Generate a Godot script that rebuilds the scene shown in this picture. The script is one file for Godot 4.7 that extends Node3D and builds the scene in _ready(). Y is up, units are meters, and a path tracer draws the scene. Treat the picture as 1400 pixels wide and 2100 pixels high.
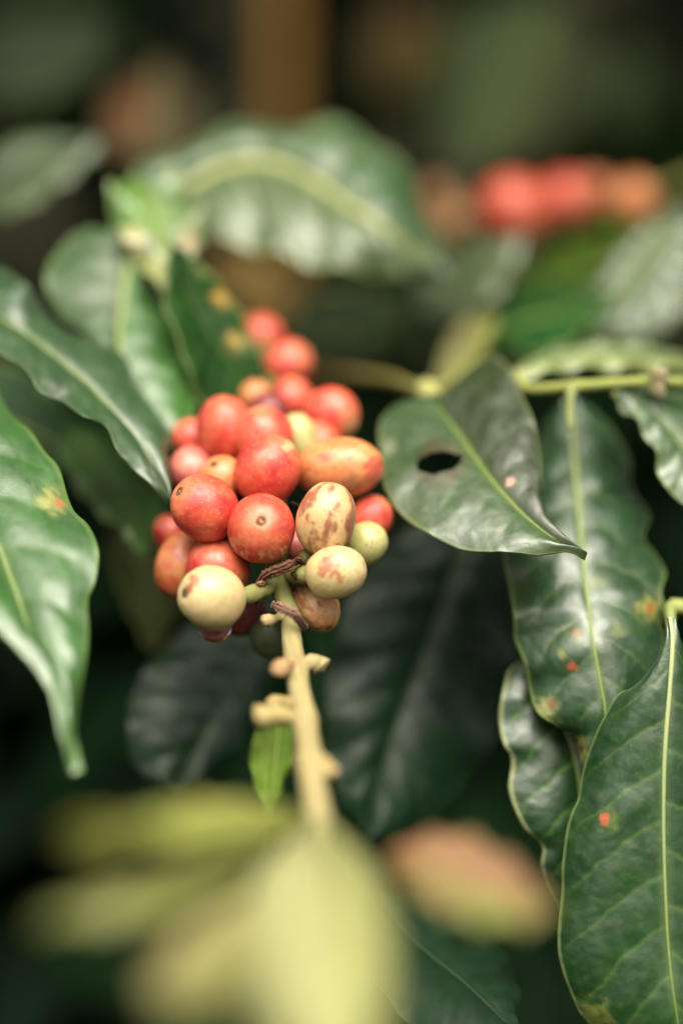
extends Node3D

# A fruiting coffee branch seen close up, with a shallow depth of field.
# The eye stands 1.25 m above the ground, looks 12 degrees down, and is focused on the fruit 0.42 m away.
const FOCUS := 0.42
const HALF := 0.2595
const PITCH := -12.0
const STEP := 2.0 * HALF / 2100.0
var eye: Transform3D
var rng := RandomNumberGenerator.new()
var noise := FastNoiseLite.new()
var fine := FastNoiseLite.new()
var cell := FastNoiseLite.new()
var M := {}


func _ready() -> void:
	rng.seed = 11
	# ---- camera, sky, sun, exposure
	eye = Transform3D(Basis.from_euler(Vector3(deg_to_rad(PITCH), 0, 0)), Vector3(0, 1.25, 0))
	var cam := Camera3D.new()
	cam.name = "camera"
	cam.transform = eye
	var lens := CameraAttributesPhysical.new()
	lens.frustum_focal_length = 12.0 / HALF
	lens.frustum_focus_distance = FOCUS - 0.006
	lens.frustum_near = 0.02
	lens.frustum_far = 200.0
	lens.exposure_aperture = 1.4
	cam.attributes = lens
	add_child(cam)
	var sm := ProceduralSkyMaterial.new()
	sm.sky_top_color = Color(1.0, 1.0, 0.98)
	sm.sky_horizon_color = Color(0.6, 0.61, 0.6)
	sm.sky_curve = 0.5
	sm.ground_bottom_color = Color(0.12, 0.11, 0.09)
	sm.ground_horizon_color = Color(0.2, 0.2, 0.17)
	sm.sky_energy_multiplier = 0.8
	var env := Environment.new()
	env.background_mode = Environment.BG_SKY
	env.sky = Sky.new()
	env.sky.sky_material = sm
	env.background_energy_multiplier = 1.0
	env.tonemap_mode = Environment.TONE_MAPPER_LINEAR
	env.tonemap_exposure = 3.2
	env.sdfgi_enabled = true
	env.ssao_enabled = true
	env.ssil_enabled = true
	var we := WorldEnvironment.new()
	we.name = "daylight"
	we.environment = env
	add_child(we)
	var sun := DirectionalLight3D.new()
	sun.name = "overcast_sun"
	sun.light_energy = 0.9
	sun.light_angular_distance = 56.0
	sun.light_color = Color(1.0, 0.97, 0.91)
	sun.shadow_enabled = true
	sun.rotation_degrees = Vector3(-70, 15, 0)
	add_child(sun)

	noise.seed = 3; noise.frequency = 1.0; noise.fractal_octaves = 3
	fine.seed = 8; fine.frequency = 1.0; fine.fractal_octaves = 4
	cell.seed = 5; cell.frequency = 1.0; cell.noise_type = FastNoiseLite.TYPE_CELLULAR
	cell.cellular_return_type = FastNoiseLite.RETURN_DISTANCE2_SUB
	materials()
	setting()
	bushes()
	left_leaves()
	hole_leaf_and_right_branch()
	dark_leaves()
	far_plants()
	fruiting_branch()


# ------------------------------------------------------------------ helpers
func at(x: float, y: float, d: float) -> Vector3:   # a point d millimetres behind the plane of focus
	var z := FOCUS + d * 0.001
	return eye * Vector3((x - 700.0) * STEP * z, (1050.0 - y) * STEP * z, -z)


func unit(d: float) -> float:                       # metres per step of at() there
	return STEP * (FOCUS + d * 0.001)


func tag(o: Node3D, label: String, category: String, group := "") -> Node3D:
	o.set_meta("label", label)
	o.set_meta("category", category)
	if group: o.set_meta("group", group)
	return o


func thing(called: String, where: Vector3, label: String, category: String, group := "") -> Node3D:
	var o := Node3D.new()
	o.name = called if not has_node(called) else called + "_%03d" % count(called)
	o.position = where
	add_child(o, true)
	return tag(o, label, category, group)


func count(called: String) -> int:
	var n := 1
	while has_node(called + "_%03d" % n): n += 1
	return n


func put(called: String, mesh: Mesh, mat: Material, parent: Node3D, label := "") -> MeshInstance3D:
	var o := MeshInstance3D.new()
	var nm := called
	var n := 1
	while parent.has_node(nm):
		nm = called + "_%03d" % n
		n += 1
	o.name = nm
	o.mesh = mesh
	o.material_override = mat
	if parent != self and parent.get_parent() == self: o.position = -parent.position   # shapes are given in world coordinates
	if label: o.set_meta("label", label)
	parent.add_child(o, true)
	return o


func grid(p: PackedVector3Array, c: PackedColorArray, uv: PackedVector2Array, nc: int, nr: int, wrap: bool, skip := PackedByteArray()) -> ArrayMesh:
	# nr rows of nc points; wrap joins the last column to the first
	var idx := PackedInt32Array()
	var nrm := PackedVector3Array()
	nrm.resize(p.size())
	var last := nc if wrap else nc - 1
	var middle := Vector3.ZERO
	for r in nr - 1:
		for k in last:
			var k2 := (k + 1) % nc
			var a := r * nc + k
			var b := r * nc + k2
			var e := a + nc
			var f := b + nc
			var n := (p[f] - p[a]).cross(p[e] - p[b])
			nrm[a] += n; nrm[b] += n; nrm[e] += n; nrm[f] += n
			if skip.size() and skip[a] + skip[b] + skip[e] + skip[f] > 0: continue
			idx.append_array([a, b, f, a, f, e])
	# outward: away from the axis through the mean of a row, for wrapped shapes
	var s := 0.0
	if wrap:
		for r in range(1, nr - 1, maxi(1, nr / 12)):
			middle = Vector3.ZERO
			for k in nc: middle += p[r * nc + k]
			middle /= nc
			for k in nc: s += nrm[r * nc + k].dot(p[r * nc + k] - middle)
	else:
		s = 1.0
	if s < 0.0:
		for i in nrm.size(): nrm[i] = -nrm[i]
		# (p_f - p_a) x (p_e - p_b) pointed in, so a, b, f runs clockwise from outside or not: fix below
	for i in nrm.size(): nrm[i] = nrm[i].normalized() if nrm[i].length_squared() > 0.0 else Vector3.UP
	if idx.size():
		var want := 0.0
		for q in range(0, idx.size(), 3 * maxi(1, idx.size() / 3 / 200)):
			want += (p[idx[q + 1]] - p[idx[q]]).cross(p[idx[q + 2]] - p[idx[q]]).normalized().dot(nrm[idx[q]])
		if want > 0.0:
			for q in range(0, idx.size(), 3):
				var t := idx[q + 1]
				idx[q + 1] = idx[q + 2]
				idx[q + 2] = t
	var arr := []
	arr.resize(Mesh.ARRAY_MAX)
	arr[Mesh.ARRAY_VERTEX] = p
	arr[Mesh.ARRAY_NORMAL] = nrm
	arr[Mesh.ARRAY_COLOR] = c
	arr[Mesh.ARRAY_TEX_UV] = uv
	arr[Mesh.ARRAY_INDEX] = idx
	var m := ArrayMesh.new()
	m.add_surface_from_arrays(Mesh.PRIMITIVE_TRIANGLES, arr)
	return m


func spline(k: Array, n: int) -> PackedVector3Array:   # n + 1 points evenly along a Catmull-Rom curve through k
	var dense := PackedVector3Array()
	for i in k.size() - 1:
		var a: Vector3 = k[maxi(i - 1, 0)]
		var b: Vector3 = k[i]
		var c: Vector3 = k[i + 1]
		var d: Vector3 = k[mini(i + 2, k.size() - 1)]
		for j in 16: dense.append(b.cubic_interpolate(c, a, d, j / 16.0))
	dense.append(k[-1])
	var run := PackedFloat32Array([0.0])
	for i in range(1, dense.size()):
		var e := dense[i] - dense[i - 1]
		run.append(run[-1] + Vector3(e.x, e.y, e.z * 6.0).length() + 1e-4)
	var out := PackedVector3Array()
	var j := 0
	for i in n + 1:
		var want := run[-1] * i / n
		while j < run.size() - 2 and run[j + 1] < want: j += 1
		out.append(dense[j].lerp(dense[j + 1], clampf((want - run[j]) / (run[j + 1] - run[j]), 0, 1)))
	return out


func tube(path: PackedVector3Array, radius: Callable, color: Callable, sides := 12, caps := true) -> ArrayMesh:
	var p := PackedVector3Array()
	var c := PackedColorArray()
	var uv := PackedVector2Array()
	var n := path.size()
	var up := Vector3(0.31, 0.2, 0.93).normalized()
	var rows := 0
	var length := 0.0
	for i in range(-1 if caps else 0, n + 1 if caps else n):
		var ii := clampi(i, 0, n - 1)
		var dir := (path[mini(ii + 1, n - 1)] - path[maxi(ii - 1, 0)]).normalized()
		var x := dir.cross(up).normalized()
		up = x.cross(dir).normalized()
		var t := ii / float(n - 1)
		var r: float = radius.call(t)
		if ii > 0 and i < n: length += path[ii].distance_to(path[ii - 1])
		for k in sides:
			var a := TAU * k / sides
			var off := (x * cos(a) + up * sin(a)) * (r if i >= 0 and i < n else r * 0.02)
			var w := path[ii] + off * (1.0 + 0.06 * noise.get_noise_3d(ii * 0.35, k * 0.9, r * 900.0))
			if i < 0: w -= dir * r * 0.35
			if i >= n: w += dir * r * 0.35
			p.append(w)
			c.append(color.call(t, a))
			uv.append(Vector2(float(k) / sides, length * 60.0))
		rows += 1
	return grid(p, c, uv, sides, rows, true)


func mixc(a: Color, b: Color, t: float) -> Color:
	return a.lerp(b, clampf(t, 0.0, 1.0))


# ------------------------------------------------------------------ materials
func std(called: String, rough: float, spec := 0.5) -> StandardMaterial3D:
	var m := StandardMaterial3D.new()
	m.resource_name = called
	m.vertex_color_use_as_albedo = true
	m.roughness = rough
	m.metallic_specular = spec
	return m


func tex(n: FastNoiseLite, size: int, lo: Color, hi: Color, p0 := 0.0, p1 := 1.0) -> NoiseTexture2D:
	var t := NoiseTexture2D.new()
	t.width = size
	t.height = size
	t.seamless = true
	t.noise = n
	t.generate_mipmaps = false
	var g := Gradient.new()
	g.set_color(0, lo)
	g.set_color(1, hi)
	g.set_offset(0, p0)
	g.set_offset(1, p1)
	t.color_ramp = g
	return t


func materials() -> void:
	var net := FastNoiseLite.new()
	net.noise_type = FastNoiseLite.TYPE_CELLULAR
	net.cellular_return_type = FastNoiseLite.RETURN_DISTANCE2_SUB
	net.frequency = 0.035
	net.seed = 21
	net.domain_warp_enabled = true
	net.domain_warp_amplitude = 14.0
	net.domain_warp_frequency = 0.02
	var cloud := FastNoiseLite.new()
	cloud.frequency = 0.012
	cloud.fractal_octaves = 5
	cloud.seed = 4
	var grain := FastNoiseLite.new()
	grain.frequency = 0.09
	grain.fractal_octaves = 4
	grain.seed = 9
	var net_height := tex(net, 512, Color(0.0, 0.0, 0.0), Color(1, 1, 1), 0.0, 0.25)
	var net_tint := tex(net, 512, Color(1.0, 1.0, 0.9), Color(0.86, 0.88, 0.86), 0.0, 0.22)
	var cloudy := tex(cloud, 512, Color(0.75, 0.75, 0.75), Color(1, 1, 1), 0.3, 0.75)
	var grainy := tex(grain, 512, Color(0.5, 0.5, 0.5), Color(1, 1, 1), 0.2, 0.8)
	var lf := std("leaf", 0.47, 0.74)
	lf.albedo_texture = net_tint
	lf.roughness_texture = cloudy
	lf.heightmap_enabled = true
	lf.heightmap_texture = net_height
	lf.heightmap_scale = 0.002
	lf.backlight_enabled = true
	lf.backlight = Color(0.3, 0.32, 0.2)
	M.leaf = lf
	var dim := lf.duplicate() as StandardMaterial3D  # copy of leaf with its sheen cut, shade put into the material
	dim.resource_name = "dimmed leaf"
	dim.roughness = 0.6
	dim.metallic_specular = 0.25
	M.dim = dim
	var deep := lf.duplicate() as StandardMaterial3D
	deep.resource_name = "deep green leaf"
	deep.roughness = 0.5
	deep.metallic_specular = 0.44
	M.deep = deep
	var fr := std("fruit skin", 0.5, 0.6)
	fr.roughness_texture = cloudy
	fr.heightmap_enabled = true
	fr.heightmap_texture = grainy
	fr.heightmap_scale = 0.003
	M.fruit = fr
	var st := std("stem", 0.6, 0.4)
	st.heightmap_enabled = true
	st.heightmap_texture = grainy
	st.heightmap_scale = 0.02
	M.stem = st
	var dry := std("dry bract", 0.75, 0.35)
	dry.heightmap_enabled = true
	dry.heightmap_texture = grainy
	dry.heightmap_scale = 0.03
	M.dry = dry
	M.rib = std("midrib", 0.55, 0.4)
	var so := std("soil", 0.95, 0.2)
	so.albedo_texture = tex(cloud, 512, Color(0.55, 0.5, 0.45), Color(1, 1, 1), 0.2, 0.8)
	so.uv1_scale = Vector3(60, 60, 1)
	M.soil = so
	var w := StandardMaterial3D.new()
	w.resource_name = "water"
	w.albedo_color = Color(1, 1, 1, 0.0)
	w.roughness = 0.02
	w.refraction_enabled = true
	w.refraction_scale = 0.033
	M.water = w
	var mass := std("bush leaves", 0.6, 0.25)
	mass.backlight_enabled = true
	mass.backlight = Color(0.25, 0.3, 0.12)
	M.mass = mass
	var inner := mass.duplicate() as StandardMaterial3D  # dulled copy of the bush leaves, standing in for deep shade inside
	inner.resource_name = "shade toned inner leaves"
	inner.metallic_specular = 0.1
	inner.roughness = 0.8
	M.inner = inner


# ------------------------------------------------------------------ leaves
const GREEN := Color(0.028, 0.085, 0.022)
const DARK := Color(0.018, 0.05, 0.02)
const VEIN := Color(0.20, 0.27, 0.07)
const EDGE := Color(0.22, 0.27, 0.08)

# o: L, M, R knots (x, y, mm behind focus) from base to tip; nt rows; nh columns a half; col, col_r, vein, edge; veins; quilt, bulge, wave (mm); spots; hole; rib (mm)
func leaned(o: Dictionary, k: Array) -> Array:   # lean: [y, mm, y, mm]: how much farther back each end stands; push: how much nearer the tip comes
	var out := []
	if o.has("push"):
		for i in k.size(): out.append(k[i] - Vector3(0, 0, o.push * i / (k.size() - 1.0)))
		return out
	if not o.has("lean"): return k
	for v in k: out.append(Vector3(v.x, v.y, v.z + remap(clampf(v.y, o.lean[0], o.lean[2]), o.lean[0], o.lean[2], o.lean[1], o.lean[3])))
	return out


func leaf_mesh(o: Dictionary) -> Array:
	var nt: int = o.get("nt", 60)
	var nh: int = o.get("nh", 12)
	var sl := spline(leaned(o, o.L), nt)
	var sm := spline(leaned(o, o.M), nt)
	var sr := spline(leaned(o, o.R), nt)
	var us := [-1.0, -0.985]
	for i in range(1, nh): us.append(-1.0 + float(i) / nh)
	us.append(0.0)
	for i in range(nh - 1, 0, -1): us.append(1.0 - float(i) / nh)
	us.append_array([0.985, 1.0])
	var nc := us.size()
	var q := PackedVector3Array()
	var g := PackedVector3Array()
	for i in nt + 1:
		for u in us:
			var v: Vector3 = sm[i].lerp(sl[i] if u < 0.0 else sr[i], absf(u))
			q.append(v)
			g.append(at(v.x, v.y, v.z))
	var nv: float = o.get("veins", 9.0)
	var quilt: float = o.get("quilt", 0.18) * 0.001
	var bulge: float = o.get("bulge", 1.0) * 0.001
	var wave: float = o.get("wave", 0.8) * 0.001
	var wf: float = o.get("wave_freq", 5.0)
	var thick: float = 0.00032
	var roll_l: float = o.get("roll_l", 0.0) * 0.001
	var roll_r: float = o.get("roll_r", 0.0) * 0.001
	var seed_at: float = o.get("seed", q[0].x * 0.37 + q[0].y * 0.11)
	var col: Color = o.get("col", GREEN)
	var col_r: Color = o.get("col_r", col)
	var vein: Color = o.get("vein", VEIN)
	var edge: Color = o.get("edge", EDGE)
	var vs: float = o.get("vein_strength", 0.55)
	var spots: Array = o.get("spots", [])
	var tip: Color = o.get("tip", col)
	var mottle: float = o.get("mottle", 0.3)
	# normals of the plain sheet
	var nn := PackedVector3Array()
	var facing := 0.0
	for i in nt + 1:
		for k in nc:
			var a := g[i * nc + maxi(k - 1, 0)]
			var b := g[i * nc + mini(k + 1, nc - 1)]
			var e := g[maxi(i - 1, 0) * nc + k]
			var f := g[mini(i + 1, nt) * nc + k]
			var n := (b - a).cross(f - e)
			if n.length_squared() < 1e-20:
				n = Vector3.ZERO if nn.is_empty() else nn[-1]
			else:
				n = n.normalized()
			nn.append(n)
			facing += n.dot(eye.origin - g[i * nc + k])
	if facing < 0.0:
		for i in nn.size(): nn[i] = -nn[i]
	if o.get("under", false):
		for i in nn.size(): nn[i] = -nn[i]
	var top := PackedVector3Array()
	var tint := PackedColorArray()
	var hole := PackedByteArray()
	var has_hole: bool = o.has("hole")
	for i in nt + 1:
		var t := i / float(nt)
		var fade := clampf(minf(t, 1.0 - t) * 12.0, 0.0, 1.0)
		for k in nc:
			var u: float = us[k]
			var s := absf(u)
			var z := i * nc + k
			var px := q[z]
			# side veins leave the midrib at about 50 degrees and bend towards the tip
			var ph := t * nv - pow(s, 1.25) * 1.15 + (0.42 if u > 0.0 else 0.0) + 0.09 * noise.get_noise_2d(seed_at + t * 9.0, s * 3.0 + (5.0 if u > 0 else 0.0))
			var away := absf(ph - roundf(ph))
			var v := exp(-pow(away / (0.045 * (1.15 - 0.5 * s)), 2.0)) * clampf((1.06 - s) * 3.0, 0, 1) * fade
			var ribn := exp(-pow(s / 0.05, 2.0))
			var h := bulge * sin(PI * pow(s, 0.8)) + quilt * (sin(PI * clampf(away * 2.0, 0.0, 1.0) * 0.5) * 2.0 - 1.0) * sin(PI * clampf(s * 0.95 + 0.05, 0, 1)) * fade
			h += wave * pow(s, 2.5) * (sin(TAU * wf * t + seed_at + (2.1 if u > 0 else 0.0)) + 0.5 * noise.get_noise_2d(t * 7.0 + seed_at, u * 1.2)) * fade
			h += 0.00018 * noise.get_noise_2d(px.x * 0.02 + seed_at, px.y * 0.02) * (0.3 + s)
			h -= 0.0003 * ribn + (roll_l if u < 0.0 else roll_r) * pow(s, 4.0) * fade
			top.append(g[z] + nn[z] * h)
			var cc := col if u < 0.0 else col_r
			cc = mixc(cc, tip, smoothstep(0.82, 1.0, t))
			var tone := 1.0 + mottle * (noise.get_noise_2d(px.x * 0.011 + seed_at, px.y * 0.011) + 0.5 * fine.get_noise_2d(px.x * 0.06, px.y * 0.06 + seed_at))
			cc = Color(cc.r * tone, cc.g * tone, cc.b * tone)
			cc = mixc(cc, vein, v * vs + ribn * 0.5)
			for sp in spots:
				var dd: float = Vector2(px.x - sp[0], px.y - sp[1]).length() / sp[2]
				dd += 0.5 * noise.get_noise_2d(px.x * 0.035 + sp[0], px.y * 0.035) + 0.25 * fine.get_noise_2d(px.x * 0.1, px.y * 0.1 + sp[1])
				cc = mixc(cc, sp[3], (1.0 - smoothstep(sp[4] if sp.size() > 4 else 0.4, 1.0, dd)) * (sp[5] if sp.size() > 5 else 1.0))
			if s > 0.96: cc = mixc(cc, edge, 0.75)
			tint.append(cc)
			var gone := 0
			if has_hole:
				var hd := Vector2(px.x - o.hole[0], px.y - o.hole[1]).rotated(o.hole[4])
				if pow(hd.x / o.hole[2], 2.0) + pow(hd.y / o.hole[3], 2.0) + 0.35 * noise.get_noise_2d(px.x * 0.05, px.y * 0.05) < 1.0: gone = 1
			hole.append(gone)
	var p := PackedVector3Array()
	var c := PackedColorArray()
	var uv := PackedVector2Array()
	var skip := PackedByteArray()
	var w := PackedFloat32Array()
	for i in nt + 1: w.append(g[i * nc].distance_to(g[i * nc + nc / 2]) + g[i * nc + nc - 1].distance_to(g[i * nc + nc / 2]))
	var along := 0.0
	for i in nt + 1:
		if i: along += g[i * nc + nc / 2].distance_to(g[(i - 1) * nc + nc / 2])
		for k in nc * 2:
			var kk := k if k < nc else 2 * nc - 1 - k
			var z := i * nc + kk
			p.append(top[z] if k < nc else top[z] - nn[z] * thick)
			var under_c: Color = tint[z]
			c.append(under_c if k < nc else Color(under_c.r * 1.3 + 0.01, under_c.g * 1.25 + 0.015, under_c.b * 1.2 + 0.01))
			uv.append(Vector2(us[kk] * 0.5 * w[i], along) * 30.0)
			skip.append(hole[z])
	var mesh := grid(p, c, uv, nc * 2, nt + 1, true, skip if has_hole else PackedByteArray())
	# midrib along the middle
	var path := PackedVector3Array()
	for i in range(0, nt + 1, maxi(1, nt / 40)):
		path.append(top[i * nc + nc / 2] + nn[i * nc + nc / 2] * 0.0001)
	var rr: float = o.get("rib", 0.55) * 0.001
	var rc: Color = o.get("rib_col", Color(0.34, 0.38, 0.13))
	var rib := tube(path, func(t): return rr * (1.0 - 0.8 * t), func(t, _a): return mixc(rc, vein, t), 8)
	return [mesh, rib]


func leaf(o: Dictionary, label: String, called := "coffee_leaf") -> Node3D:   # a leaf whose own twig is hidden: a thing
	var k: Vector3 = o.M[0]
	var t := thing(called, at(k.x, k.y, k.z), label, "leaf")
	var m := leaf_mesh(o)
	put("blade", m[0], o.get("mat", M.leaf), t)
	if o.get("rib", 0.55) > 0.0: put("midrib", m[1], M.rib, t)
	if o.has("petiole"): put("petiole", tube(curve3(o.petiole, 14), func(_t): return 0.0011, func(_t, _a): return o.get("rib_col", Color(0.34, 0.38, 0.13)), 10), M.stem, t)
	return t


func part_leaf(parent: Node3D, o: Dictionary, label := "") -> void:            # a leaf of a branch that shows: a part
	var m := leaf_mesh(o)
	var b := put("leaf", m[0], o.get("mat", M.leaf), parent, label)
	if o.get("rib", 0.55) > 0.0: put("midrib", m[1], M.rib, b)


func curve3(k: Array, n: int) -> PackedVector3Array:
	var out := PackedVector3Array()
	for v in spline(k, n): out.append(at(v.x, v.y, v.z))
	return out


func V(x: float, y: float, d: float) -> Vector3:
	return Vector3(x, y, d)


# ------------------------------------------------------------------ setting
func setting() -> void:
	var n := 60
	var p := PackedVector3Array()
	var c := PackedColorArray()
	var uv := PackedVector2Array()
	for i in n + 1:
		for j in n + 1:
			var x := (j - n / 2) / float(n / 2)
			var z := (i - n / 2) / float(n / 2)
			x = signf(x) * pow(absf(x), 2.2) * 90.0
			z = signf(z) * pow(absf(z), 2.2) * 90.0
			var y := 0.06 * noise.get_noise_2d(x * 0.8, z * 0.8)
			y += 10.0 * smoothstep(-5.0, -60.0, z)
			p.append(Vector3(x, y, z))
			var g := 0.5 + 0.5 * noise.get_noise_2d(x * 0.5 + 40.0, z * 0.5)
			c.append(mixc(Color(0.035, 0.024, 0.016), Color(0.02, 0.03, 0.012), g))
			uv.append(Vector2(j, i) / n)
	var o := put("ground", grid(p, c, uv, n + 1, n + 1, false), M.soil, self)
	o.set_meta("kind", "structure")


# ------------------------------------------------------------------ bush masses
func small_leaf() -> ArrayMesh:
	var p := PackedVector3Array()
	var c := PackedColorArray()
	var uv := PackedVector2Array()
	for i in 11:
		var t := i / 10.0
		var w := 0.24 * sin(PI * pow(t, 0.85)) * (1.0 - 0.25 * t) + 0.004
		for k in 5:
			var u := (k - 2) / 2.0
			p.append(Vector3(u * w, -0.35 * t * t - absf(u) * w * 0.3 + 0.02 * sin(t * 19.0 + u * 2.0) * absf(u), t))
			c.append(Color(1, 1, 1) if k != 2 else Color(2.2, 1.9, 1.6))
			uv.append(Vector2(u, t))
	return grid(p, c, uv, 5, 11, false)


func mass(parent: Node3D, called: String, n: int, where: Callable, size: Vector2, tones: Array, mat: Material = null) -> void:
	var mm := MultiMesh.new()
	mm.transform_format = MultiMesh.TRANSFORM_3D
	mm.use_colors = true
	mm.mesh = small_leaf()
	mm.instance_count = n
	for i in n:
		var at_: Vector3 = where.call()
		var yaw := rng.randf() * TAU
		var b := Basis.from_euler(Vector3(rng.randf_range(-0.2, 1.0), yaw, rng.randf_range(-0.5, 0.5))) * rng.randf_range(size.x, size.y)
		mm.set_instance_transform(i, Transform3D(b, at_ - parent.position))
		var tone: Color = tones[rng.randi() % tones.size()]
		var k := rng.randf_range(0.7, 1.25)
		mm.set_instance_color(i, Color(tone.r * k, tone.g * k, tone.b * k))
	var o := MultiMeshInstance3D.new()
	o.name = called
	o.multimesh = mm
	o.material_override = mat if mat else M.mass
	o.set_meta("kind", "stuff")
	parent.add_child(o, true)


func bushes() -> void:
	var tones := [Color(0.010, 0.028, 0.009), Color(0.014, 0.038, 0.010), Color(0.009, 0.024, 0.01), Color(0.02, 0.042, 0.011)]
	var inner := [Color(0.006, 0.018, 0.007), Color(0.008, 0.022, 0.008), Color(0.006, 0.014, 0.007)]  # near-black tones paint the shade inside the bush into the leaf colour
	# the bush that bears the fruit: its inner leaves, behind and below
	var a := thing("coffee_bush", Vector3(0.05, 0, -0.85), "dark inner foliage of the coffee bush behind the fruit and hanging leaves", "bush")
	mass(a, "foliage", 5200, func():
		if rng.randf() < 0.03:   # unseen leaves added overhead to shade the inside of the bush
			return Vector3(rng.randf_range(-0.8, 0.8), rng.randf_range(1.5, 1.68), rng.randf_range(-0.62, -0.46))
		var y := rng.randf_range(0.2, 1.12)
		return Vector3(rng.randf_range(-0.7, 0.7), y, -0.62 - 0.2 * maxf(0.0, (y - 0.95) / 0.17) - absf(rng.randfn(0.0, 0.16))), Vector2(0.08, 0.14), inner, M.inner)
	for s in [[-0.12, -1.0], [0.14, -0.95]]:
		var path := PackedVector3Array()
		for i in 14: path.append(Vector3(s[0] + 0.02 * sin(i * 0.7), i * 0.08, s[1] + 0.015 * cos(i * 0.9)))
		put("stem", tube(path, func(t): return 0.014 - 0.006 * t, func(_t, _a): return Color(0.16, 0.11, 0.06), 10), M.stem, a)
	# an unseen tree, added to block sky light over the rows behind
	var tr := thing("added_shade_tree", Vector3(0.9, 0, -3.1), "unseen tree crown added to keep sky light off the coffee rows behind", "tree")
	mass(tr, "crown", 5200, func():
		var z := rng.randf_range(-4.2, -0.3)
		return Vector3(rng.randf_range(-2.6, 2.6), 1.95 + 0.25 * absf(z) + rng.randf_range(0.0, 0.35), z), Vector2(0.14, 0.24), tones)
	var bole := PackedVector3Array()
	for i in 14: bole.append(Vector3(0.9 + 0.05 * sin(i * 0.6), i * 0.2, -3.1 + 0.04 * cos(i * 0.8)))
	put("trunk", tube(bole, func(t): return 0.11 - 0.05 * t, func(_t, _a): return Color(0.12, 0.09, 0.06), 14), M.stem, tr)
	# the row behind, and unseen bushes added around to block low sky
	var rows := [
		[Vector3(0, 0, -2.0), 6500, Vector2(2.2, 0.5), 2.6, "tall shaded coffee bush of the next row filling the dark backdrop"],
		[Vector3(-1.45, 0, -0.5), 2200, Vector2(0.4, 0.9), 1.6, "unseen coffee bush added on the left to block low sky light"],
		[Vector3(1.35, 0, -0.5), 2600, Vector2(0.4, 0.9), 2.1, "unseen coffee bush added on the right to block low sky light"],
		[Vector3(0, 0, 1.5), 4000, Vector2(1.6, 0.4), 2.2, "unseen coffee bush added behind the viewer to block low sky light"]]
	for row in rows:
		var b := thing("coffee_bush", row[0], row[4], "bush")
		var high: float = row[3]
		mass(b, "foliage", row[1], func():
			var y := rng.randf_range(0.05, high)
			var w := 1.0 - 0.35 * y / high
			return row[0] + Vector3(clampf(rng.randfn(0.0, 0.6), -1, 1) * row[2].x * w, y, clampf(rng.randfn(0.0, 0.6), -1, 1) * row[2].y * w), Vector2(0.1, 0.17), tones)
		for k in 3:
			var path := PackedVector3Array()
			for i in 14: path.append(row[0] + Vector3((k - 1) * row[2].x * 0.6 + 0.03 * sin(i * 0.7 + k), i * high / 15.0, (k - 1) * row[2].y * 0.3 + 0.02 * cos(i * 0.9)))
			put("stem", tube(path, func(t): return 0.02 - 0.012 * t, func(_t, _a): return Color(0.14, 0.1, 0.06), 10), M.stem, b)


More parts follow.
